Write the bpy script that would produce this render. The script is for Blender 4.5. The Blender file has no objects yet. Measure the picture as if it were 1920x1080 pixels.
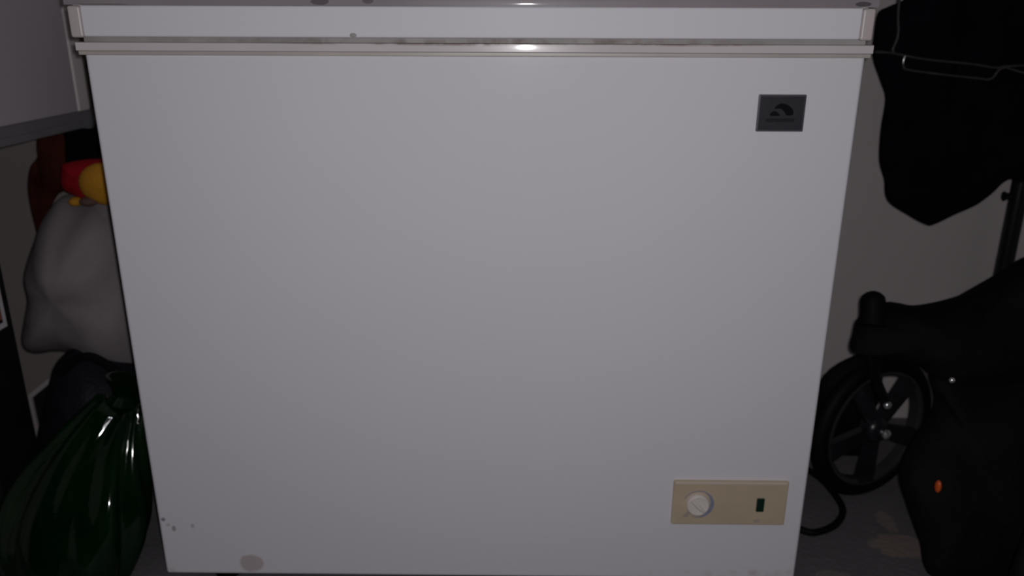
import bpy, bmesh, math, random
from mathutils import Vector, Matrix, noise

random.seed(4)
SC = bpy.context.scene
COL = SC.collection

# ------------------------------------------------------------------ camera
F = 1500.0                                   # focal length in pixels of a 1920 px wide frame
PITCH, YAW, ROLL = 0.3204, -0.0085, 0.0039
CAM = Vector((0.0558, -1.0, 0.8278))
cp, sp = math.cos(PITCH), math.sin(PITCH)
fw = Vector((math.sin(YAW) * cp, math.cos(YAW) * cp, -sp))
r0 = Vector((math.cos(YAW), -math.sin(YAW), 0))
u0 = r0.cross(fw)
rt = math.cos(ROLL) * r0 + math.sin(ROLL) * u0
up = -math.sin(ROLL) * r0 + math.cos(ROLL) * u0
cd = bpy.data.cameras.new('camera')
cam = bpy.data.objects.new('camera', cd)
COL.objects.link(cam)
cam.matrix_world = Matrix(((rt.x, up.x, -fw.x, CAM.x), (rt.y, up.y, -fw.y, CAM.y), (rt.z, up.z, -fw.z, CAM.z), (0, 0, 0, 1)))
cd.sensor_width = 36
cd.lens = F / 1920 * 36
cd.clip_start = 0.01
cd.dof.use_dof = True                        # the phone focused a little short: the whole picture is soft
cd.dof.focus_distance = 0.80
cd.dof.aperture_fstop = 5.0
SC.camera = cam

# ------------------------------------------------------------------ light
world = bpy.data.worlds.new('night')
SC.world = world
world.use_nodes = True
world.node_tree.nodes['Background'].inputs[0].default_value = (0.9, 0.85, 1.0, 1)
world.node_tree.nodes['Background'].inputs[1].default_value = 0.003
fl = bpy.data.lights.new('phone_flash', 'POINT')
fl.energy = 15.3
fl.color = (1.0, 0.975, 1.0)
fl.shadow_soft_size = 0.006
flo = bpy.data.objects.new('phone_flash', fl)
flo.location = CAM + 0.014 * rt + 0.010 * up - 0.004 * fw
COL.objects.link(flo)
SC.view_settings.view_transform = 'Standard'
SC.view_settings.look = 'None'
SC.view_settings.exposure = 0.0
SC.view_settings.gamma = 1.0
SC.view_settings.use_curve_mapping = False


# ------------------------------------------------------------------ helpers
def ray(px, py):
    return fw + rt * ((px - 960) / F) - up * ((py - 540) / F)


def at(px, py, y=0.0):
    """the point that the photograph shows at a pixel, on the upright plane at depth y"""
    d = ray(px, py)
    return CAM + d * ((y - CAM.y) / d.y)


def at_x(px, py, x):
    d = ray(px, py)
    return CAM + d * ((x - CAM.x) / d.x)


def at_lean(px, py, y0, k):
    d = ray(px, py)                           # plane y = y0 + k z
    return CAM + d * ((y0 + k * CAM.z - CAM.y) / (d.y - k * d.z))


def mat(name, col, rough=0.5, var=0.0, scale=12.0, bump=0.0, bscale=60.0, metal=0.0, spec=0.5, coat=0.0, trans=0.0):
    m = bpy.data.materials.new(name)
    m.use_nodes = True
    nt = m.node_tree
    b = nt.nodes['Principled BSDF']
    b.inputs['Base Color'].default_value = (*col, 1)
    b.inputs['Roughness'].default_value = rough
    b.inputs['Metallic'].default_value = metal
    b.inputs['Specular IOR Level'].default_value = spec
    b.inputs['Coat Weight'].default_value = coat
    b.inputs['Coat Roughness'].default_value = 0.045
    b.inputs['Transmission Weight'].default_value = trans
    tc = nt.nodes.new('ShaderNodeTexCoord')
    if var:
        n = nt.nodes.new('ShaderNodeTexNoise')
        n.inputs['Scale'].default_value = scale
        n.inputs['Detail'].default_value = 5
        nt.links.new(tc.outputs['Object'], n.inputs['Vector'])
        r = nt.nodes.new('ShaderNodeValToRGB')
        r.color_ramp.elements[0].position = 0.3
        r.color_ramp.elements[1].position = 0.72
        r.color_ramp.elements[0].color = (*[c * (1 - var) for c in col], 1)
        r.color_ramp.elements[1].color = (*[min(1, c * (1 + var)) for c in col], 1)
        nt.links.new(n.outputs['Fac'], r.inputs['Fac'])
        nt.links.new(r.outputs['Color'], b.inputs['Base Color'])
    if bump:
        n2 = nt.nodes.new('ShaderNodeTexNoise')
        n2.inputs['Scale'].default_value = bscale
        n2.inputs['Detail'].default_value = 3
        nt.links.new(tc.outputs['Object'], n2.inputs['Vector'])
        bp = nt.nodes.new('ShaderNodeBump')
        bp.inputs['Strength'].default_value = bump
        bp.inputs['Distance'].default_value = 0.01
        nt.links.new(n2.outputs['Fac'], bp.inputs['Height'])
        nt.links.new(bp.outputs['Normal'], b.inputs['Normal'])
    return m


def stains(m, marks, dist=0.35, dscale=70.0, axes=('X', 'Z')):
    """marks of wear with a shape of their own: (u, v, ru, rv, colour, strength, noise threshold or None)"""
    nt = m.node_tree
    L = nt.links
    b = nt.nodes['Principled BSDF']
    N = nt.nodes.new

    def math_(op, a, c, clamp=False):
        n = N('ShaderNodeMath')
        n.operation = op
        n.use_clamp = clamp
        for i, v in enumerate((a, c)):
            if isinstance(v, (int, float)):
                n.inputs[i].default_value = v
            elif v is not None:
                L.new(v, n.inputs[i])
        return n.outputs[0]
    tc = N('ShaderNodeTexCoord')
    sx = N('ShaderNodeSeparateXYZ')
    L.new(tc.outputs['Object'], sx.inputs[0])
    nz = N('ShaderNodeTexNoise')
    nz.inputs['Scale'].default_value = dscale
    nz.inputs['Detail'].default_value = 4
    L.new(tc.outputs['Object'], nz.inputs['Vector'])
    src = b.inputs['Base Color'].links[0].from_socket if b.inputs['Base Color'].links else None
    base = tuple(b.inputs['Base Color'].default_value)
    for (u, v, ru, rv, colr, k, th) in marks:
        du = math_('DIVIDE', math_('SUBTRACT', sx.outputs[axes[0]], u), ru)
        dv = math_('DIVIDE', math_('SUBTRACT', sx.outputs[axes[1]], v), rv)
        d = math_('SQRT', math_('ADD', math_('MULTIPLY', du, du), math_('MULTIPLY', dv, dv)), None)
        d = math_('ADD', d, math_('MULTIPLY', math_('SUBTRACT', nz.outputs['Fac'], 0.5), 2 * dist))
        f = math_('MULTIPLY', math_('SUBTRACT', 1.0, d), 5.0 if th is None else 1.6, True)
        if th is not None:
            f = math_('MULTIPLY', f, math_('MULTIPLY', math_('SUBTRACT', nz.outputs['Fac'], th), 5.0, True))
        f = math_('MULTIPLY', f, k)
        mx = N('ShaderNodeMix')
        mx.data_type = 'RGBA'
        L.new(f, mx.inputs[0])
        if src:
            L.new(src, mx.inputs[6])
        else:
            mx.inputs[6].default_value = base
        mx.inputs[7].default_value = (*colr, 1)
        src = mx.outputs[2]
    L.new(src, b.inputs['Base Color'])
    return m


def obj(name, bm, m, parent=None, smooth=True, angle=40):
    me = bpy.data.meshes.new(name)
    bmesh.ops.recalc_face_normals(bm, faces=bm.faces)
    bm.to_mesh(me)
    bm.free()
    me.materials.append(m)
    if smooth:
        for p in me.polygons:
            p.use_smooth = True
        me.set_sharp_from_angle(angle=math.radians(angle))
    o = bpy.data.objects.new(name, me)
    COL.objects.link(o)
    if smooth and len(me.polygons) < 900:
        w = o.modifiers.new('weighted', 'WEIGHTED_NORMAL')
        w.keep_sharp = True
        w.weight = 100
    if parent:
        o.parent = parent
        if parent.type == 'EMPTY':            # everything is modelled in world coordinates
            o.matrix_parent_inverse = Matrix.Translation(-parent.location)
    return o


def tag(o, label=None, cat=None, group=None, kind=None):
    for k, v in (('label', label), ('category', cat), ('group', group), ('kind', kind)):
        if v:
            o[k] = v
    return o


def thing(name, loc, label, cat):
    o = bpy.data.objects.new(name, None)
    o.empty_display_size = 0.05
    o.location = loc
    COL.objects.link(o)
    return tag(o, label, cat)


def box(x0, x1, y0, y1, z0, z1, bev=0.0, seg=3, bm=None):
    own = bm or bmesh.new()
    t = bmesh.new()
    bmesh.ops.create_cube(t, size=1)
    for v in t.verts:
        v.co = Vector(((x0 + x1) / 2 + v.co.x * (x1 - x0), (y0 + y1) / 2 + v.co.y * (y1 - y0), (z0 + z1) / 2 + v.co.z * (z1 - z0)))
    if bev:
        bmesh.ops.bevel(t, geom=list(t.edges), offset=bev, segments=seg, profile=0.5, affect='EDGES')
    return merge(own, t)


def merge(own, t):
    me = bpy.data.meshes.new('tmp')
    t.to_mesh(me)
    t.free()
    own.from_mesh(me)
    bpy.data.meshes.remove(me)
    return own


def prism(pts, depth, bev=0.0, bm=None):
    """a flat outline (3D points) given thickness along depth"""
    own = bm or bmesh.new()
    t = bmesh.new()
    a = [t.verts.new(p) for p in pts]
    b = [t.verts.new(Vector(p) + depth) for p in pts]
    fa = t.faces.new(a)
    t.faces.new(b[::-1])
    n = len(pts)
    for i in range(n):
        t.faces.new((a[i], b[i], b[(i + 1) % n], a[(i + 1) % n]))
    if bev:
        bmesh.ops.bevel(t, geom=list(fa.edges), offset=bev, segments=2, profile=0.5, affect='EDGES')
    return merge(own, t)


def smooth_path(pts, n=6, closed=False):
    P = [Vector(p) for p in pts]
    out = []
    m = len(P)
    for i in range(m if closed else m - 1):
        p0 = P[(i - 1) % m] if closed or i > 0 else P[0]
        p1, p2 = P[i], P[(i + 1) % m]
        p3 = P[(i + 2) % m] if closed or i + 2 < m else P[-1]
        for k in range(n):
            t = k / n
            out.append(0.5 * ((2 * p1) + (p2 - p0) * t + (2 * p0 - 5 * p1 + 4 * p2 - p3) * t * t + (3 * p1 - p0 - 3 * p2 + p3) * t ** 3))
    if not closed:
        out.append(P[-1])
    return out


def tube(pts, r, seg=10, bm=None, caps=True, closed=False):
    own = bm or bmesh.new()
    n = len(pts)
    rs = r if isinstance(r, (list, tuple)) else [r] * n
    rings = []
    ref = None
    for i, p in enumerate(pts):
        if closed:
            d = (pts[(i + 1) % n] - pts[i - 1]).normalized()
        else:
            d = (pts[min(i + 1, n - 1)] - pts[max(i - 1, 0)]).normalized()
        if ref is None:
            ref = d.orthogonal().normalized()
        ref = (ref - d * ref.dot(d)).normalized()
        s = d.cross(ref)
        rings.append([own.verts.new(p + rs[i] * (math.cos(a) * ref + math.sin(a) * s)) for a in [2 * math.pi * k / seg for k in range(seg)]])
    for i in range(n if closed else n - 1):
        A, B = rings[i], rings[(i + 1) % n]
        for k in range(seg):
            own.faces.new((A[k], A[(k + 1) % seg], B[(k + 1) % seg], B[k]))
    if caps and not closed:
        own.faces.new(rings[0][::-1])
        own.faces.new(rings[-1])
    return own


def lathe(prof, c, axis=Vector((0, -1, 0)), seg=40, bm=None):
    """prof: (radius, height along axis) from centre c"""
    own = bm or bmesh.new()
    axis = axis.normalized()
    a = axis.orthogonal().normalized()
    b = axis.cross(a)
    rings = []
    for r, h in prof:
        o = Vector(c) + axis * h
        if r < 1e-6:
            rings.append([own.verts.new(o)])
        else:
            rings.append([own.verts.new(o + r * (math.cos(2 * math.pi * k / seg) * a + math.sin(2 * math.pi * k / seg) * b)) for k in range(seg)])
    for A, B in zip(rings, rings[1:]):
        for k in range(seg):
            k2 = (k + 1) % seg
            if len(A) == 1 and len(B) == 1:
                continue
            if len(A) == 1:
                own.faces.new((A[0], B[k], B[k2]))
            elif len(B) == 1:
                own.faces.new((A[k], A[k2], B[0]))
            else:
                own.faces.new((A[k], A[k2], B[k2], B[k]))
    return own


def puff(outline, front, back, nrm=Vector((0, -1, 0)), amp=0.0, fs=8.0, seed=0.0, sub=5, power=0.5, stretch=(1, 1, 1)):
    """a stuffed or hanging soft body with the given outline: bulges to the front and the back, with folds"""
    P = smooth_path(outline, sub, True)
    c = sum(P, Vector()) / len(P)
    bm = bmesh.new()
    S = [1.0, 0.985, 0.95, 0.89, 0.8, 0.69, 0.56, 0.42, 0.28, 0.14]

    def pt(p, s, th, side):
        q = c + (p - c) * s
        w = max(0.0, 1 - s * s) ** power
        nv = Vector((q.x * stretch[0], q.y * stretch[1], q.z * stretch[2])) * fs + Vector((seed, seed * 1.7, side * 3))
        k = noise.noise(nv) + 0.5 * noise.noise(nv * 2.3)
        return q + nrm * side * (th * w + amp * k * min(1, w * 2))
    edge = [bm.verts.new(p) for p in P]
    for side, th in ((1, front), (-1, back)):
        prev = edge
        for s in S[1:]:
            ring = [bm.verts.new(pt(p, s, th, side)) for p in P]
            for i in range(len(P)):
                j = (i + 1) % len(P)
                bm.faces.new((prev[i], prev[j], ring[j], ring[i]))
            prev = ring
        cv = bm.verts.new(pt(c, 0, th, side))
        for i in range(len(P)):
            bm.faces.new((prev[i], prev[(i + 1) % len(P)], cv))
    return bm


def ellipsoid(c, rx, ry, rz, bm=None, u=24, v=14):
    own = bm or bmesh.new()
    t = bmesh.new()
    bmesh.ops.create_uvsphere(t, u_segments=u, v_segments=v, radius=1)
    for w in t.verts:
        w.co = Vector((c[0] + w.co.x * rx, c[1] + w.co.y * ry, c[2] + w.co.z * rz))
    return merge(own, t)


# ------------------------------------------------------------------ materials
WHITE = (0.74, 0.725, 0.775)
M = {}
M['enamel'] = mat('white_enamel', WHITE, 0.20, 0.012, 3.0, 0.012, 130, spec=0.03)
M['lid_white'] = mat('white_lid_enamel', WHITE, 0.32, 0.012, 3.0, 0.012, 130, spec=0.03)
M['cream'] = mat('cream_plastic', (0.64, 0.585, 0.595), 0.24, 0.04, 9, spec=0.12, coat=0.55)
M['cream_cap'] = mat('cream_cap_plastic', (0.56, 0.50, 0.485), 0.35, 0.04, 9)
M['cream_dark'] = mat('cream_lip', (0.47, 0.43, 0.40), 0.4, 0.06, 20)
M['rim'] = mat('mauve_grey_rim', (0.28, 0.25, 0.268), 0.4, 0.08, 10, spec=0.2, coat=0.5)
M['gasket'] = mat('grey_gasket', (0.36, 0.34, 0.33), 0.7, 0.2, 14)
M['badge'] = mat('dark_badge', (0.034, 0.033, 0.040), 0.35, 0.1, 200)
M['badge_edge'] = mat('badge_edge_grey', (0.085, 0.08, 0.095), 0.35)
M['black_print'] = mat('black_print', (0.002, 0.002, 0.004), 0.5, spec=0.15)
M['badge_line'] = mat('badge_line', (0.017, 0.016, 0.020), 0.5, spec=0.2)
M['tan'] = mat('tan_plastic', (0.55, 0.445, 0.32), 0.4, 0.05, 30)
M['tan_light'] = mat('tan_edge', (0.62, 0.53, 0.45), 0.4)
M['dial'] = mat('milky_dial', (0.74, 0.68, 0.64), 0.3, 0.03, 60)
M['blue_print'] = mat('faded_blue_print', (0.25, 0.265, 0.36), 0.5, 0.1, 120)
M['lamp_green'] = mat('dark_green_lens', (0.002, 0.022, 0.012), 0.2)
M['grey_mark'] = mat('grey_mark', (0.40, 0.35, 0.31), 0.5)
M['rubber'] = mat('black_rubber', (0.0035, 0.0035, 0.004), 0.6, 0.2, 40, spec=0.12)
M['wall_dull'] = mat('dull_left_wall', (0.30, 0.262, 0.252), 0.85, 0.08, 3, 0.08, 160, spec=0.1)
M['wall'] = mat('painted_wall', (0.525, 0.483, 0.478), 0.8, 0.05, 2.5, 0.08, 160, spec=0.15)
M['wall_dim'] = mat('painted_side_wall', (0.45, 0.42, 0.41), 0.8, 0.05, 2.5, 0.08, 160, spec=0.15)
M['floor'] = mat('grey_concrete', (0.125, 0.118, 0.125), 0.75, 0.15, 5, 0.2, 90, spec=0.2)
M['ceil'] = mat('ceiling_paint', (0.5, 0.48, 0.47), 0.9)
M['steel'] = mat('grey_painted_steel', (0.205, 0.20, 0.215), 0.5, 0.08, 20)
M['steel_pale'] = mat('pale_painted_steel', (0.80, 0.73, 0.72), 0.55, 0.06, 12)
M['laminate'] = mat('pale_grey_laminate', (0.55, 0.50, 0.55), 0.5, 0.03, 3)
M['black_box'] = mat('black_vinyl', (0.007, 0.007, 0.008), 0.6, 0.3, 30, 0.1, 300, spec=0.2)
M['paper'] = mat('white_paper', (0.6, 0.58, 0.62), 0.6)
M['orange_print'] = mat('dull_orange_print', (0.25, 0.09, 0.05), 0.6)
M['sack'] = mat('white_sack', (0.225, 0.20, 0.203), 0.55, 0.07, 9, 0.1, 50, spec=0.25)
M['rust'] = mat('rust_brown_cloth', (0.045, 0.0105, 0.005), 0.85, 0.35, 25, 0.2, 200, spec=0.1)
M['red'] = mat('red_plush', (0.30, 0.008, 0.016), 0.8, 0.1, 60, 0.3, 300, spec=0.1)
M['yellow'] = mat('yellow_plush', (0.50, 0.235, 0.025), 0.8, 0.08, 60, 0.3, 300, spec=0.1)
M['brown'] = mat('brown_plush', (0.12, 0.075, 0.06), 0.85, spec=0.1)
M['tan_bit'] = mat('tan_leather', (0.30, 0.20, 0.13), 0.6)
M['black_cloth'] = mat('black_cloth', (0.0035, 0.0035, 0.0055), 0.95, 0.3, 20, 0.1, 200, spec=0.06)
M['black_nylon'] = mat('black_nylon', (0.0046, 0.0043, 0.0048), 0.75, 0.5, 10, 0.2, 120, spec=0.12)
M['navy'] = mat('dark_navy_nylon', (0.010, 0.010, 0.016), 0.6, 0.3, 10, 0.2, 120, spec=0.2)
M['green'] = mat('dark_green_gloss_plastic', (0.0007, 0.0115, 0.0022), 0.08, 0.5, 10, 0.0, 60, spec=0.5)
M['chrome'] = mat('dull_wire', (0.05, 0.046, 0.05), 0.22, 0.2, 60, metal=0.4)
M['black_metal'] = mat('black_tube', (0.006, 0.007, 0.008), 0.3, 0.2, 30, spec=0.4)
M['rim_grey'] = mat('grey_wheel_rim', (0.035, 0.033, 0.034), 0.25, 0.1, 30)
M['hub_dark'] = mat('dark_grey_wheel_plastic', (0.013, 0.013, 0.017), 0.3, 0.3, 20)
M['silver'] = mat('silver_metal', (0.75, 0.74, 0.76), 0.22, metal=0.8)
M['orange'] = mat('orange_reflector', (0.62, 0.10, 0.02), 0.3)
M['white_frame'] = mat('white_frame', (0.42, 0.38, 0.38), 0.5)

# ------------------------------------------------------------------ room
RX0, RX1, RY0, RY1, RZ = -1.75, 1.75, -1.9, 0.60, 2.4
tag(obj('floor', box(RX0 - .1, RX1 + .1, RY0, RY1 + .1, -0.08, 0), M['floor']), kind='structure')
tag(obj('wall_back', box(-0.30, RX1 + .1, RY1, RY1 + .08, 0, RZ), M['wall']), kind='structure')
RY2 = 0.615                                   # the left length of the wall has a darker base colour, set back a little
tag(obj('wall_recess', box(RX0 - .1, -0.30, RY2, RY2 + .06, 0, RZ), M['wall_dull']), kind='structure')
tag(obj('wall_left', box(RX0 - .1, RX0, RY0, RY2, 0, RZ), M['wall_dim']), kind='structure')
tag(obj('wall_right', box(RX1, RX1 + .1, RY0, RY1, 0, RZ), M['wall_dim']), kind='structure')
tag(obj('ceiling', box(RX0 - .1, RX1 + .1, RY0, RY1 + .1, RZ, RZ + .08), M['ceil']), kind='structure')


def fl_pt(px, py):
    d = ray(px, py)
    return CAM + d * (-CAM.z / d.z)


a, b = fl_pt(1690, 1025), fl_pt(1662, 978)
c = fl_pt(1560, 1078)
stains(M['floor'], [(a.x, a.y, 0.055, 0.036, (0.24, 0.19, 0.17), 0.85, None),
                    (b.x, b.y, 0.016, 0.035, (0.24, 0.19, 0.17), 0.7, None),
                    (c.x, c.y, 0.03, 0.012, (0.22, 0.19, 0.18), 0.6, None)], 0.55, 45, ('X', 'Y'))

# ------------------------------------------------------------------ chest freezer
HW = 0.4702
ZB, ZT = 0.04, 0.80
fz = thing('chest_freezer', (0, 0.27, 0), 'white chest freezer with cream trim and a tan control plate low on its front', 'freezer')


def zrow(py, y=0.0):
    return at(900, py, y).z


obj('cabinet', box(-HW, HW, 0.0, 0.545, ZB, ZT, 0.005, 4), M['enamel'], fz)
for x in (-HW + .07, HW - .07):
    for y in (0.06, 0.48):
        obj('foot', lathe([(0, 0), (0.02, 0), (0.022, 0.006), (0.018, 0.03), (0.018, 0.045), (0, 0.045)], (x, y, 0), Vector((0, 0, 1)), 20), M['rubber'], fz)
p1, p2 = at(471, 1056), at(1440, 1074)
c1, c2, c3 = at(306, 974), at(326, 991), at(361, 986)
c4 = at(315, 984)
stains(M['enamel'], [
    (p1.x, p1.z, 0.0195, 0.0165, (0.52, 0.45, 0.46), 0.9, None),
    (c1.x, c1.z, 0.0036, 0.0036, (0.16, 0.16, 0.17), 0.75, None),
    (c2.x, c2.z, 0.0032, 0.0052, (0.22, 0.21, 0.23), 0.7, None),
    (c3.x, c3.z, 0.003, 0.004, (0.33, 0.32, 0.34), 0.6, None),
    (c4.x, c4.z, 0.004, 0.003, (0.40, 0.38, 0.40), 0.5, None),
    (p2.x, p2.z, 0.075, 0.012, (0.44, 0.36, 0.32), 0.45, 0.45),
    (p2.x - .12, p2.z - .004, 0.13, 0.010, (0.46, 0.38, 0.34), 0.35, 0.5),
    (at(316, 1070).x, at(316, 1070).z, 0.014, 0.008, (0.50, 0.42, 0.40), 0.6, 0.4),
], 0.25, 60)

# cream trim band round the cabinet's mouth: a rounded band above a thin darker lip
z0, z1, z2 = zrow(106, -.008), zrow(99, -.010), zrow(81, -.008)
TW = HW + 0.0025
prof = []
for k in range(11):
    dz = (k / 10 - 0.5) * (z2 - z1)           # almost flat, leaning back a little, edges rolled
    lean = (CAM.z - (z1 + z2) / 2) * 1.05
    prof.append((-0.0118 + lean * dz + dz * dz / 0.6 + (0.002 if k in (0, 10) else 0), (z1 + z2) / 2 + dz))
pts = [(Vector((-TW, y, z))) for y, z in prof] + [Vector((-TW, 0.54, z2)), Vector((-TW, 0.54, z1))]
trim = obj('trim_band', prism(pts, Vector((2 * TW, 0, 0)), 0.0), M['cream'], fz, angle=30)
obj('trim_lip', box(-TW + .001, TW - .001, -0.0095, 0.54, z0, z1 + .001, 0.001, 2), M['cream_dark'], trim)
zr = (z1 + z2) / 2
stains(M['cream'], [(0.02, z2 - .0005, 0.16, 0.0035, (0.20, 0.13, 0.10), 0.85, 0.36),
                    (0.26, z2 - .0005, 0.12, 0.0028, (0.22, 0.15, 0.12), 0.75, 0.39),
                    (-0.13, z2 - .0005, 0.12, 0.0028, (0.24, 0.17, 0.14), 0.75, 0.38)], 0.2, 55)

# gasket between cabinet and lid
z3 = zrow(69, -.004)
obj('gasket', box(-HW + .004, HW - .004, -0.004, 0.535, z2 - .002, z3 + .004, 0.0015, 2), M['gasket'], fz)
stains(M['gasket'], [(0.0, z2 + .002, 0.45, 0.006, (0.14, 0.10, 0.08), 0.7, 0.46)], 0.2, 40)

# lid
ZL0, ZL1 = zrow(72, -.014), zrow(12, -.014)
LW = HW + 0.0055
lid = obj('lid', box(-LW + .003, at(1640, 14, -.0135).x - .003, -0.008, 0.54, ZL0 + .004, ZL1 + .012, 0.004, 3), M['cream_cap'], fz)
xl, xr = at(152, 40, -.014).x, at(1617, 40, -.014).x
obj('lid_front_panel', box(xl, xr, -0.014, 0.02, ZL0, ZL1, 0.0025, 4), M['lid_white'], lid)
LXR = at(1645, 14, -.0135).x                 # the lid sits a little off centre on the cabinet
for xa, xb in ((-LW, xl - .0003), (xr + .0003, LXR)):
    obj('end_cap', box(xa, xb, -0.0135, 0.535, ZL0 - .001, ZL1 - .0005, 0.003, 3), M['cream_cap'], lid)
# rolled rim of the lid above the white panel
pts = []
zc_, rr = ZL1 + .0002, 0.03
for k in range(27):
    a_ = math.radians(-6 + k * 3.4)
    pts.append(Vector((-LW - .001, -0.0155 + rr * (1 - math.cos(a_)) * 0.7, zc_ + 0.0032 + rr * math.sin(a_))))
pts += [Vector((-LW - .001, 0.535, zc_ + .0032 + rr)), Vector((-LW - .001, 0.535, zc_)), Vector((-LW - .001, -0.0135, zc_))]
obj('lid_rim', prism(pts, Vector((LW + LXR + .002, 0, 0))), M['rim'], lid, angle=35)
s1, s2, s3, s4 = at(600, 3, -.014), at(690, 1, -.014), at(1618, 8, -.014), at(200, 10, -.014)
stains(M['rim'], [(s1.x, s1.z, 0.012, 0.004, (0.10, 0.08, 0.09), 0.8, None), (s2.x, s2.z, 0.007, 0.004, (0.11, 0.09, 0.10), 0.8, None),
                  (s3.x, s3.z, 0.010, 0.003, (0.06, 0.055, 0.06), 0.8, None), (s4.x, s4.z, 0.04, 0.002, (0.13, 0.11, 0.11), 0.8, None)], 0.3, 60)
q = at(662, 66, -.0145)
obj('lid_scuff', ellipsoid((q.x, -0.0139, q.z), 0.0042, 0.0012, 0.0024), M['gasket'], lid)['label'] = 'small blue-grey scuff on the lower edge of the lid'

# badge with its dome emblem
def on_face(x, y, dy):
    v = at(x, y, 0.0)
    return Vector((v.x, dy, v.z))


bq = [(1424, 177), (1511, 177), (1505, 247), (1415, 246)]
v4 = [at(*p) for p in bq]
bx0, bx1 = (v4[0].x + v4[3].x) / 2, (v4[1].x + v4[2].x) / 2
bz0, bz1 = (v4[2].z + v4[3].z) / 2, (v4[0].z + v4[1].z) / 2
badge = obj('badge', box(bx0, bx1, -0.003, 0.002, bz0, bz1, 0.0012, 2), M['badge_edge'], fz)
badge['label'] = 'dark grey badge with a black dome emblem'
obj('badge_face', box(bx0 + .0022, bx1 - .0022, -0.0034, 0, bz0 + .0022, bz1 - .0022, 0.0003, 1), M['badge'], badge)


def zb(x, y):
    return on_face(1390 + x / 9, 150 + y / 9, -0.0034)


em = prism([zb(p.x, p.y) for p in smooth_path([(540, 478, 0), (600, 415, 0), (672, 392, 0), (750, 408, 0), (820, 455, 0), (860, 520, 0), (852, 578, 0), (800, 594, 0), (742, 584, 0), (712, 535, 0), (668, 492, 0), (605, 474, 0)], 3, True)], Vector((0, -0.0006, 0)))
em = prism([zb(p.x, p.y) for p in smooth_path([(470, 596, 0), (485, 552, 0), (530, 524, 0), (582, 530, 0), (615, 562, 0), (628, 598, 0)], 3, True)], Vector((0, -0.0006, 0)), 0, em)
obj('emblem', em, M['black_print'], badge)
obj('badge_line', prism([zb(*p) for p in ((405, 645), (880, 645), (872, 705), (395, 705))], Vector((0, -0.0003, 0))), M['badge_line'], badge)

# control plate
x0, x1 = at(1260, 940).x, at(1473, 940).x
zz0, zz1 = at(1365, 980).z, at(1365, 900).z
bmp = box(x0, x1, -0.006, 0.002, zz0, zz1, 0.0022, 3)
plate = obj('control_plate', bmp, M['tan'], fz)
obj('plate_edge', box(x0 + .002, x1 - .002, -0.0064, 0.001, zz1 - .0048, zz1 - .0006, 0.0012, 2), M['tan_light'], plate)
dc = on_face(1308, 941, -0.006)
mpp = (at(1318, 941).x - at(1308, 941).x) / 10       # metres per pixel there
# printed blue crescent round the dial, thick towards the lower right
bmr = bmesh.new()
inn, out = [], []
NS = 44
for k in range(NS + 1):
    a_ = math.radians(-112 + 270 * k / NS)            # from the bottom round the right side to the left
    w = math.sin(math.pi * min(1, max(0, (k + 1) / (NS + 2)))) ** 0.7
    ang = math.cos(a_ - math.radians(-20))
    th = (1.5 + 5.5 * max(0, ang)) * w + 0.6
    cx, sx_ = math.cos(a_), math.sin(a_)
    inn.append(bmr.verts.new(dc + Vector((cx, 0, sx_)) * (29 - th) * mpp + Vector((0, -0.0004, 0))))
    out.append(bmr.verts.new(dc + Vector((cx, 0, sx_)) * 29 * mpp + Vector((0, -0.0004, 0))))
for k in range(NS):
    bmr.faces.new((inn[k], out[k], out[k + 1], inn[k + 1]))
r_ = bmesh.ops.extrude_face_region(bmr, geom=list(bmr.faces))
bmesh.ops.translate(bmr, verts=[v for v in r_['geom'] if isinstance(v, bmesh.types.BMVert)], vec=(0, 0.0006, 0))
obj('dial_ring', bmr, M['blue_print'], plate)
dk = on_face(1306, 940, -0.006)
R_ = 21.5 * mpp
bmk = lathe([(R_, -0.002), (R_, 0.004), (R_ * .96, 0.006), (R_ * .88, 0.007), (R_ * .8, 0.0062), (0, 0.0062)], dk, seg=48)
bmk = tube([dk + Vector((-R_ * .55, -0.0075, R_ * .55)), dk + Vector((0, -0.009, 0)), dk + Vector((R_ * .55, -0.0075, -R_ * .55))], [0.0022, 0.0034, 0.0022], 10, bmk)
obj('dial', bmk, M['dial'], plate)
tb = on_face(1283, 960, -0.006)
obj('dial_pointer', prism([tb + Vector((-.004, 0, -.0035)), tb + Vector((.003, 0, -.004)), tb + Vector((.008, 0, .003)), tb + Vector((.004, 0, .006))], Vector((0, -0.0012, 0))), M['grey_mark'], plate)
l0, l1 = on_face(1416, 929, 0), on_face(1430, 955, 0)
lx, lz = on_face(1423, 942, 0).x, on_face(1423, 942, 0).z
obj('indicator_lamp', box(lx - 7.2 * mpp, lx + 7.2 * mpp, -0.0085, 0, lz - 14 * mpp, lz + 14 * mpp, 0.001, 2), M['lamp_green'], plate)
g_ = on_face(1416, 972, 0)
obj('indicator_mark', box(g_.x - 5 * mpp, g_.x + 5 * mpp, -0.0064, 0, g_.z - 3 * mpp, g_.z + 3 * mpp), M['grey_mark'], plate)

# power cord looping on the floor beside the freezer
cpts = [fl_pt(1470, 860) + Vector((-.03, .05, 0)), fl_pt(1524, 893), fl_pt(1558, 925), fl_pt(1579, 960), fl_pt(1568, 987), fl_pt(1535, 1003), fl_pt(1503, 1000), fl_pt(1440, 985)]
cpts = [Vector((p.x, p.y, 0.0065)) for p in cpts]
cpts[-1].y += 0.03
tag(obj('power_cord', tube(smooth_path(cpts, 8), 0.0062, 10), M['rubber']), 'black power cord looping on the floor beside the freezer', 'cord')

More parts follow.
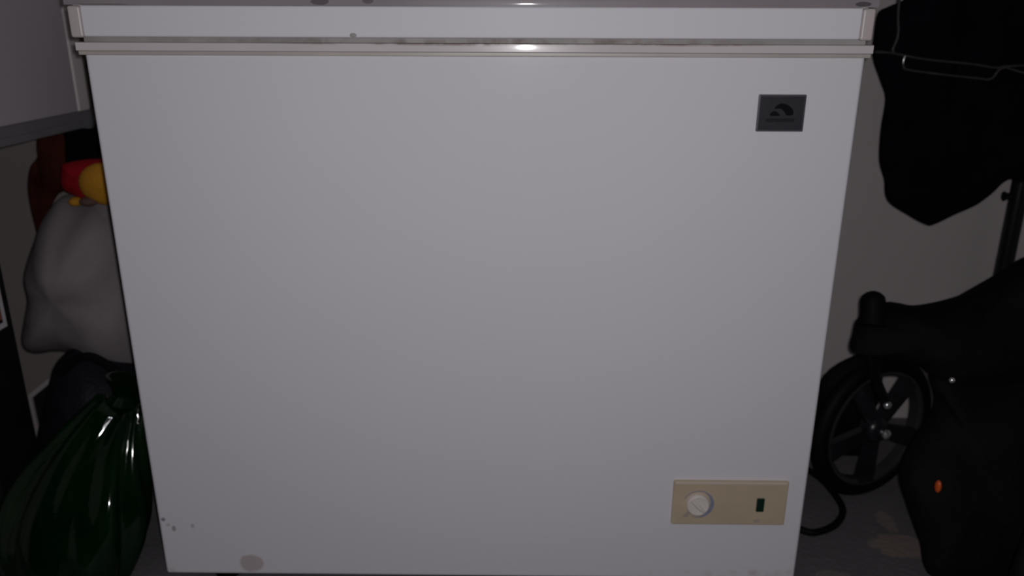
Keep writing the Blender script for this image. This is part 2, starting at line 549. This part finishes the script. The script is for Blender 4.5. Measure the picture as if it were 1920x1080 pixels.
# ------------------------------------------------------------------ left of the freezer: steel shelf
XS = -0.765
zs1 = at_x(60, 228, XS).z
zs0 = at_x(60, 259, XS).z
sh = thing('storage_shelf', (-1.1, 0.25, 0), 'grey steel shelf with a lipped edge to the left of the freezer', 'shelf')
yce = at_x(139.5, 140, XS).y                 # where the cabinet's side ends and the pale upright begins
ypo = at_x(163, 150, XS).y
shy0, shy1 = -0.15, 0.605
bmS = box(-1.5, XS, shy0, shy1, zs0, zs1, 0.003, 2)
bmS = box(XS - .006, XS + .004, shy0, shy1, zs0 - .003, zs0 + .010, 0.002, 2, bmS)
obj('shelf_board', bmS, M['steel'], sh)
obj('upright', box(XS - .045, XS - .0015, yce + .002, ypo, zs1, 1.5, 0.003, 2), M['steel_pale'], sh)
for x, y in ((XS - .03, 0.585), (-1.48, 0.585), (-1.48, -0.13), (-1.0, -0.165)):
    obj('post', box(x - .014, x + .014, y - .014, y + .014, 0, zs0 + .005 if x > -1.4 else 1.5, 0.003, 2), M['steel'], sh)
print('shelf', yce, ypo, zs0, zs1)

bxt = thing('storage_cabinet', (-1.1, 0.2, zs1), 'pale grey cabinet with a plain side standing on the steel shelf', 'cabinet')
obj('body', box(-1.45, XS - .003, -0.12, yce, zs1, 1.35, 0.003, 3), M['laminate'], bxt)
obj('door', box(-1.448, XS - .008, -0.135, -0.121, zs1 + .004, 1.345, 0.002, 2), M['laminate'], bxt)

# tall black case with a white bordered label
YB = 0.24
eb = at(62, 780, YB).x
case = thing('speaker_case', (-0.95, 0.18, 0), 'tall black case with a white bordered label, left of the green bag', 'case')
obj('body', box(eb - .40, eb, 0.125, YB, 0, 0.585, 0.006, 3), M['black_box'], case)
def side(px, py, d=0.0):
    v = at_x(px, py, eb)
    return Vector((eb + d, v.y, v.z))
la = side(13, 611)
LB = 0.075
lab = obj('label_sheet', box(eb - .001, eb + .0012, la.y - .092, la.y, la.z, la.z + LB, 0.0003, 1), M['paper'], case)
obj('label_picture', box(eb, eb + .0018, la.y - .083, la.y - .010, la.z + .010, la.z + LB - .008), M['black_box'], lab)
obj('label_stripe', box(eb, eb + .0024, la.y - .018, la.y - .0115, la.z + .016, la.z + LB - .010), M['orange_print'], lab)
for x in (eb - .37, eb - .03):
    obj('corner_guard', box(x - .032, x + .033, 0.122, 0.17, 0.0, 0.05, 0.004, 2), M['rubber'], case)

# framed dark panel leaning on the wall
fr = [at(58, 737, .50), at(101, 702, .52), at(128, 775, .52), at(76, 820, .50)]
cen = sum(fr, Vector()) / 4
pan = thing('picture_frame', (cen.x, cen.y, 0), 'small white framed dark panel on the floor between black case and black bag', 'frame')
nrm = Vector((0, -0.012, 0))
bmf = bmesh.new()
for i in range(4):
    A, B = fr[i], fr[(i + 1) % 4]
    k = 0.22
    bmf = prism([A, B, B + (cen - B) * k, A + (cen - A) * k], nrm, 0, bmf)
obj('frame_border', bmf, M['white_frame'], pan)
obj('dark_panel', prism([p + (cen - p) * .2 + Vector((0, -.003, 0)) for p in fr], Vector((0, -0.004, 0))), M['black_box'], pan)

# black bag on the floor
bo = [(96, 742), (108, 690), (122, 662), (165, 645), (245, 682), (300, 715), (330, 800), (340, 1020), (215, 1010), (110, 930), (85, 850)]
bag = thing('duffel_bag', (-0.72, 0.36, 0), 'black nylon bag on the floor beneath the white sack', 'bag')
pb = [at_lean(x, y, 0.33, 0.0) for x, y in bo]
for p in pb:
    p.z = max(p.z, 0.004)
obj('bag_body', puff(pb, 0.10, 0.10, amp=0.012, fs=14, seed=3), M['navy'], bag)
t_ = at(247, 730, 0.225)
obj('zip_pull', ellipsoid((t_.x, t_.y, t_.z), 0.006, 0.004, 0.013), M['tan_bit'], bag)['label'] = 'small tan pull tab'
obj('carry_strap', tube(smooth_path([at(112, 700, .24), at(160, 668, .225), at(210, 690, .22), at(262, 735, .22)], 8), 0.007, 8), M['black_nylon'], bag)

# white stuffed sack
so = [(122, 366), (160, 372), (210, 378), (262, 440), (300, 560), (310, 690), (250, 694), (190, 668), (130, 652), (70, 654), (62, 600), (72, 545), (68, 490), (80, 436), (98, 392)]
sack = thing('stuffed_sack', (-0.72, 0.40, 0.27), 'white stuffed sack slumped on the black bag beside the freezer', 'sack')
obj('sack_body', puff([at(x, y, .40) for x, y in so], 0.11, 0.12, amp=0.014, fs=11, seed=7), M['sack'], sack)
ne = at(150, 372, .40)
obj('tied_neck', lathe([(0.0, -.02), (0.045, -.02), (0.03, 0.0), (0.024, .008), (0.034, .018), (0.02, .02), (0, .016)], ne + Vector((0.05, 0, -.004)), Vector((0.1, 0, 1)), 18), M['sack'], sack)

# red and yellow soft toy on the sack
to = [(118, 312), (122, 306), (146, 301), (180, 298), (230, 302), (240, 345), (215, 376), (168, 378), (140, 366), (118, 350)]
toy = thing('soft_toy', at(175, 380, .36), 'red and yellow soft toy lying on top of the white sack', 'toy')
obj('body', puff([at(x, y, .37) for x, y in to], 0.028, 0.03, amp=0.003, fs=30, seed=2), M['red'], toy)
yc = at(196, 345, .345)
obj('belly', ellipsoid(yc, 0.043, 0.022, 0.036), M['yellow'], toy)['label'] = 'rounded yellow belly'
fc = at(142, 378, .335)
obj('foot', ellipsoid(fc, 0.011, 0.012, 0.008), M['yellow'], toy)['label'] = 'small yellow foot'
fc = at(166, 378, .335)
obj('foot', ellipsoid(fc, 0.016, 0.012, 0.008), M['brown'], toy)['label'] = 'dull brown foot'

# cloths hanging under the shelf
def hang(p):
    return Vector((p.x, p.y, min(p.z, zs0 - .006)))


ro = [(72, 238), (112, 226), (122, 290), (124, 350), (108, 366), (92, 396), (81, 430), (75, 447), (68, 428), (58, 385), (53, 345), (58, 312), (72, 290)]
tag(obj('hanging_cloth', puff([hang(at(x, y, .46)) for x, y in ro], 0.012, 0.012, amp=0.006, fs=22, seed=5, stretch=(2, 1, .4)), M['rust']), 'rust brown cloth tapering to a point, hanging under the shelf', 'cloth')
bo2 = [(114, 222), (150, 212), (200, 205), (215, 260), (215, 320), (170, 318), (128, 316), (116, 290)]
tag(obj('hanging_bag', puff([hang(at(x, y, .53)) for x, y in bo2], 0.02, 0.03, amp=0.005, fs=20, seed=8), M['black_cloth']), 'black cloth bag hanging above the red and yellow toy', 'bag')

# glossy green plastic bag gathered at a neck
gb = thing('plastic_bag', (-0.62, 0.06, 0), 'glossy dark green plastic bag with long folds, on the floor left of the freezer', 'bag')
base = Vector((-0.640, 0.03, 0.0))
neck = at(232, 748, 0.14)
bmg = bmesh.new()
NT, NA = 26, 120
rings = []
ax = (neck - base).normalized()
for i in range(NT + 1):
    t = i / NT
    cc = base.lerp(neck, t) + Vector((-0.045, 0, 0)) * math.sin(math.pi * t) * 0.6
    w = (0.60 + 0.55 * math.sin(math.pi * (0.12 + 0.80 * t))) * (1 - 0.62 * t ** 1.6)
    ring = []
    for k in range(NA):
        a_ = 2 * math.pi * k / NA
        tw = a_ + 0.5 * t
        rip = 0.5 * abs(math.sin(3.5 * tw + 0.8)) + 0.3 * abs(math.sin(6 * tw + 2 * t + 1)) + 0.25 * noise.noise(Vector((math.cos(a_) * 2, math.sin(a_) * 2, t * 2.2)))
        rad = 0.118 * w * (0.72 + 0.40 * rip * (0.35 + 0.65 * t))
        p = cc + Vector((math.cos(a_) * rad * 1.15, math.sin(a_) * rad * 0.80, 0))
        p.z += 0.012 * math.sin(a_ * 2 + 1) * t
        p.z = max(p.z, 0.0)
        ring.append(bmg.verts.new(p))
    rings.append(ring)
for A, B in zip(rings, rings[1:]):
    for k in range(NA):
        bmg.faces.new((A[k], A[(k + 1) % NA], B[(k + 1) % NA], B[k]))
bmg.faces.new(rings[0][::-1])
bmg.faces.new(rings[-1])
obj('bag_body', bmg, M['green'], gb, angle=75)
obj('gathered_neck', lathe([(0, 0), (0.028, 0.0), (0.018, 0.012), (0.02, 0.02), (0.034, 0.04), (0.026, 0.042), (0, 0.03)], neck - Vector((0, 0, .006)), Vector((0.25, 0.2, 1)), 24), M['green'], gb)

# ------------------------------------------------------------------ right of the freezer
# garment rack
PY = 0.55
pxm = (at(1906, 345, PY).x + at(1878, 560, PY).x) / 2
rack = thing('garment_rack', (1.1, PY, 0), 'black metal clothes rack with an upright pole behind the black cloth', 'rack')
for x in (pxm, 1.55):
    obj('pole', tube([Vector((x, PY, 0.02)), Vector((x, PY, 1.42))], 0.0165, 20), M['black_metal'], rack)
    obj('base_foot', tube([Vector((x, PY - .2, 0.017)), Vector((x, PY + .04, 0.017))], 0.015, 14), M['black_metal'], rack)
obj('top_bar', tube([Vector((0.55, PY, 1.42)), Vector((1.57, PY, 1.42))], 0.014, 16), M['black_metal'], rack)
kb = at(1888, 368, PY)
obj('clamp_knob', tube([Vector((kb.x + .03, PY, kb.z)), Vector((kb.x, PY, kb.z)), Vector((kb.x - .006, PY, kb.z))], [0.006, 0.007, 0.010], 12), M['black_metal'], rack)

# black coat on a hanger
YC = 0.44
co = [(1760, -280), (1718, -80), (1698, -8), (1686, 3), (1664, 13), (1646, 24), (1640, 60), (1637, 104), (1652, 150), (1662, 186), (1653, 245), (1650, 302), (1659, 340), (1664, 376), (1702, 403), (1736, 421), (1752, 421), (1792, 402), (1832, 384), (1858, 364), (1880, 343), (1897, 336), (1920, 342), (2040, 330), (2080, 100), (2000, -280), (1850, -330)]
coat = thing('hanging_coat', (at(1800, 400, YC).x, YC, at(1750, 421, YC).z), 'black cloth coat hanging from the rack to the right of the freezer', 'coat')
obj('coat_body', puff([at(x, y, YC) for x, y in co], 0.04, 0.03, amp=0.012, fs=9, seed=11, sub=4, stretch=(2.2, 1, .35)), M['black_cloth'], coat)
hx = at(1850, -300, YC)
obj('hanger_hook', tube(smooth_path([Vector((hx.x, YC, hx.z - .08)), Vector((hx.x, YC + .02, 1.36)), Vector((hx.x, PY - .018, 1.40)), Vector((hx.x, PY - .012, 1.437)), Vector((hx.x, PY + .014, 1.437))], 5), 0.002, 6), M['chrome'], coat)

# chrome wire basket hanging in front of the coat
YW = 0.33
wb = thing('wire_basket', (at(1780, 120, YW).x, YW, at(1780, 150, YW).z), 'thin chrome wire basket frame in front of the black coat', 'basket')


def wire(pts, closed=False, r=0.0021):
    return tube(smooth_path([at(x, y, YW) for x, y in pts], 6, closed), r, 8, closed=closed)


top = at(1686, 0, YW)
bmw = tube(smooth_path([Vector((top.x, PY + .014, 1.438)), Vector((top.x, PY - .02, 1.436)), Vector((top.x, YW + .03, 1.40)), Vector((top.x, YW, 1.33)), Vector((at(1686, 0, YW).x, YW, 1.0)), at(1686, 0, YW), at(1684, 60, YW), at(1679, 80, YW), at(1674, 92, YW), at(1675, 99, YW)], 6), 0.0022, 8)
obj('hanging_wire', bmw, M['chrome'], wb)
obj('upper_wire', wire([(1640, 97), (1668, 99), (1690, 103), (1740, 112), (1820, 120), (1865, 127), (1884, 125), (1920, 123), (2000, 122)]), M['chrome'], wb)
obj('lower_wire', wire([(1697, 105), (1694, 114), (1694, 124), (1702, 131), (1760, 139), (1840, 148), (1854, 149), (1864, 143), (1872, 132), (1885, 125)]), M['chrome'], wb)
obj('side_wire', wire([(1884, 126), (1920, 137), (2000, 158)]), M['chrome'], wb)

# folded stroller
K0, KZ = 0.02, 0.55
st = thing('stroller', (0.80, 0.15, 0), 'folded black stroller with spoked wheels on the floor right of the freezer', 'stroller')
bo3 = [(1597, 660), (1600, 628), (1606, 603), (1622, 592), (1662, 573), (1690, 574), (1722, 577), (1790, 563), (1860, 539), (1920, 496), (2010, 470), (2050, 600), (2040, 700), (1900, 740), (1780, 725), (1724, 688), (1690, 678), (1640, 668)]
obj('seat_fabric', puff([at_lean(x, y, K0, KZ) for x, y in bo3], 0.05, 0.05, amp=0.012, fs=10, seed=21), M['black_nylon'], st)
bo4 = [(1746, 696), (1800, 670), (1900, 650), (2010, 640), (2060, 760), (2040, 1040), (1900, 1085), (1752, 1083), (1726, 1020), (1702, 950), (1688, 892), (1712, 835), (1744, 785), (1753, 745)]
obj('lower_cover', puff([at_lean(x, y, K0 + .004, KZ) for x, y in bo4], 0.055, 0.05, amp=0.012, fs=10, seed=21), M['black_nylon'], st)
hb = [at_lean(1634, 612, K0 - .02, KZ), at_lean(1636, 590, K0 - .02, KZ), at_lean(1637, 566, K0 - .02, KZ), at_lean(1637, 556, K0 - .02, KZ), at_lean(1637, 549, K0 - .02, KZ), at_lean(1637, 546, K0 - .02, KZ)]
obj('push_grip', tube(hb, [0.021, 0.019, 0.0195, 0.0175, 0.011, 0.004], 18), M['rubber'], st)
ref = at_lean(1759, 912, K0 - .10, KZ)
obj('reflector', ellipsoid(ref, 0.0042, 0.006, 0.0098), M['orange'], st)['label'] = 'small orange reflector'
sc_ = at_lean(1785, 713, K0 - .105, KZ)
obj('rivet', ellipsoid(sc_, 0.0045, 0.004, 0.0045), M['silver'], st)
obj('frame_tube', tube(smooth_path([at_lean(1628, 640, K0 - .01, KZ), at(1640, 705, .25), at(1664, 762, .272)], 8), 0.009, 12), M['black_metal'], st)
bo_ = at(1664, 760, .262)
obj('fork_bolt', ellipsoid(bo_, 0.0072, 0.006, 0.0072), M['silver'], st)['label'] = 'small chrome bolt'
bk = [(1536, 720), (1600, 668), (1650, 672), (1652, 720), (1640, 770), (1648, 815), (1630, 850), (1570, 860), (1528, 830)]
obj('storage_basket', puff([at(x, y, .45) for x, y in bk], 0.03, 0.04, amp=0.006, fs=16, seed=31), M['black_nylon'], st)


def wheel(c, R, yaw, rot=0.0, dish=True):
    """tyre (> rim ring, spokes, hub cap) facing the room"""
    axn = Vector((math.sin(yaw), -math.cos(yaw), 0))
    uu = Vector((math.cos(yaw), math.sin(yaw), 0))
    vv = Vector((0, 0, 1))
    rt_ = 0.0145
    tp = [c + (R - rt_) * (math.cos(2 * math.pi * k / 56) * uu + math.sin(2 * math.pi * k / 56) * vv) for k in range(56)]
    ty = obj('tyre', tube(tp, rt_, 14, closed=True), M['rubber'], st)
    Ri = R - 2 * rt_ + .003
    obj('wheel_rim', lathe([(Ri - .009, -.010), (Ri, -.012), (Ri, .012), (Ri - .005, .012), (Ri - .009, .008), (Ri - .009, -.010)], c, axn, 56), M['rim_grey' if dish else 'black_metal'], ty)
    for k in range(5):
        a_ = rot + 2 * math.pi * k / 5
        d = math.cos(a_) * uu + math.sin(a_) * vv
        e = -math.sin(a_) * uu + math.cos(a_) * vv
        h = 0.016
        w0, w1 = 0.011, 0.019
        pts_ = [c + d * .012 + e * w0, c + d * .012 - e * w0, c + d * (Ri - .004) - e * w1, c + d * (Ri - .004) + e * w1]
        obj('spoke', prism([p - axn * .004 for p in pts_], axn * h, 0.003), M['hub_dark' if dish else 'black_nylon'], ty)
    obj('hub_cap', lathe([(0.026, -.008), (0.026, .012), (0.020, .020), (0.012, .023), (0.011, .028), (0.006, .032), (0, .033)], c, axn, 28), M['hub_dark' if dish else 'black_nylon'], ty)
    obj('axle_nut', lathe([(0.0085, 0.020), (0.0085, .034), (0.005, .038), (0, .039)], c, axn, 16), M['silver' if dish else 'black_metal'], ty)
    return ty


RW = 0.137
wc = at(1637, 790, 0.30)
wheel(Vector((wc.x, 0.30, RW)), RW, math.radians(24), math.radians(50))
w2 = at(1975, 1020, -0.05)
wheel(Vector((w2.x, -0.06, RW)), RW, math.radians(38), 0.2, False)
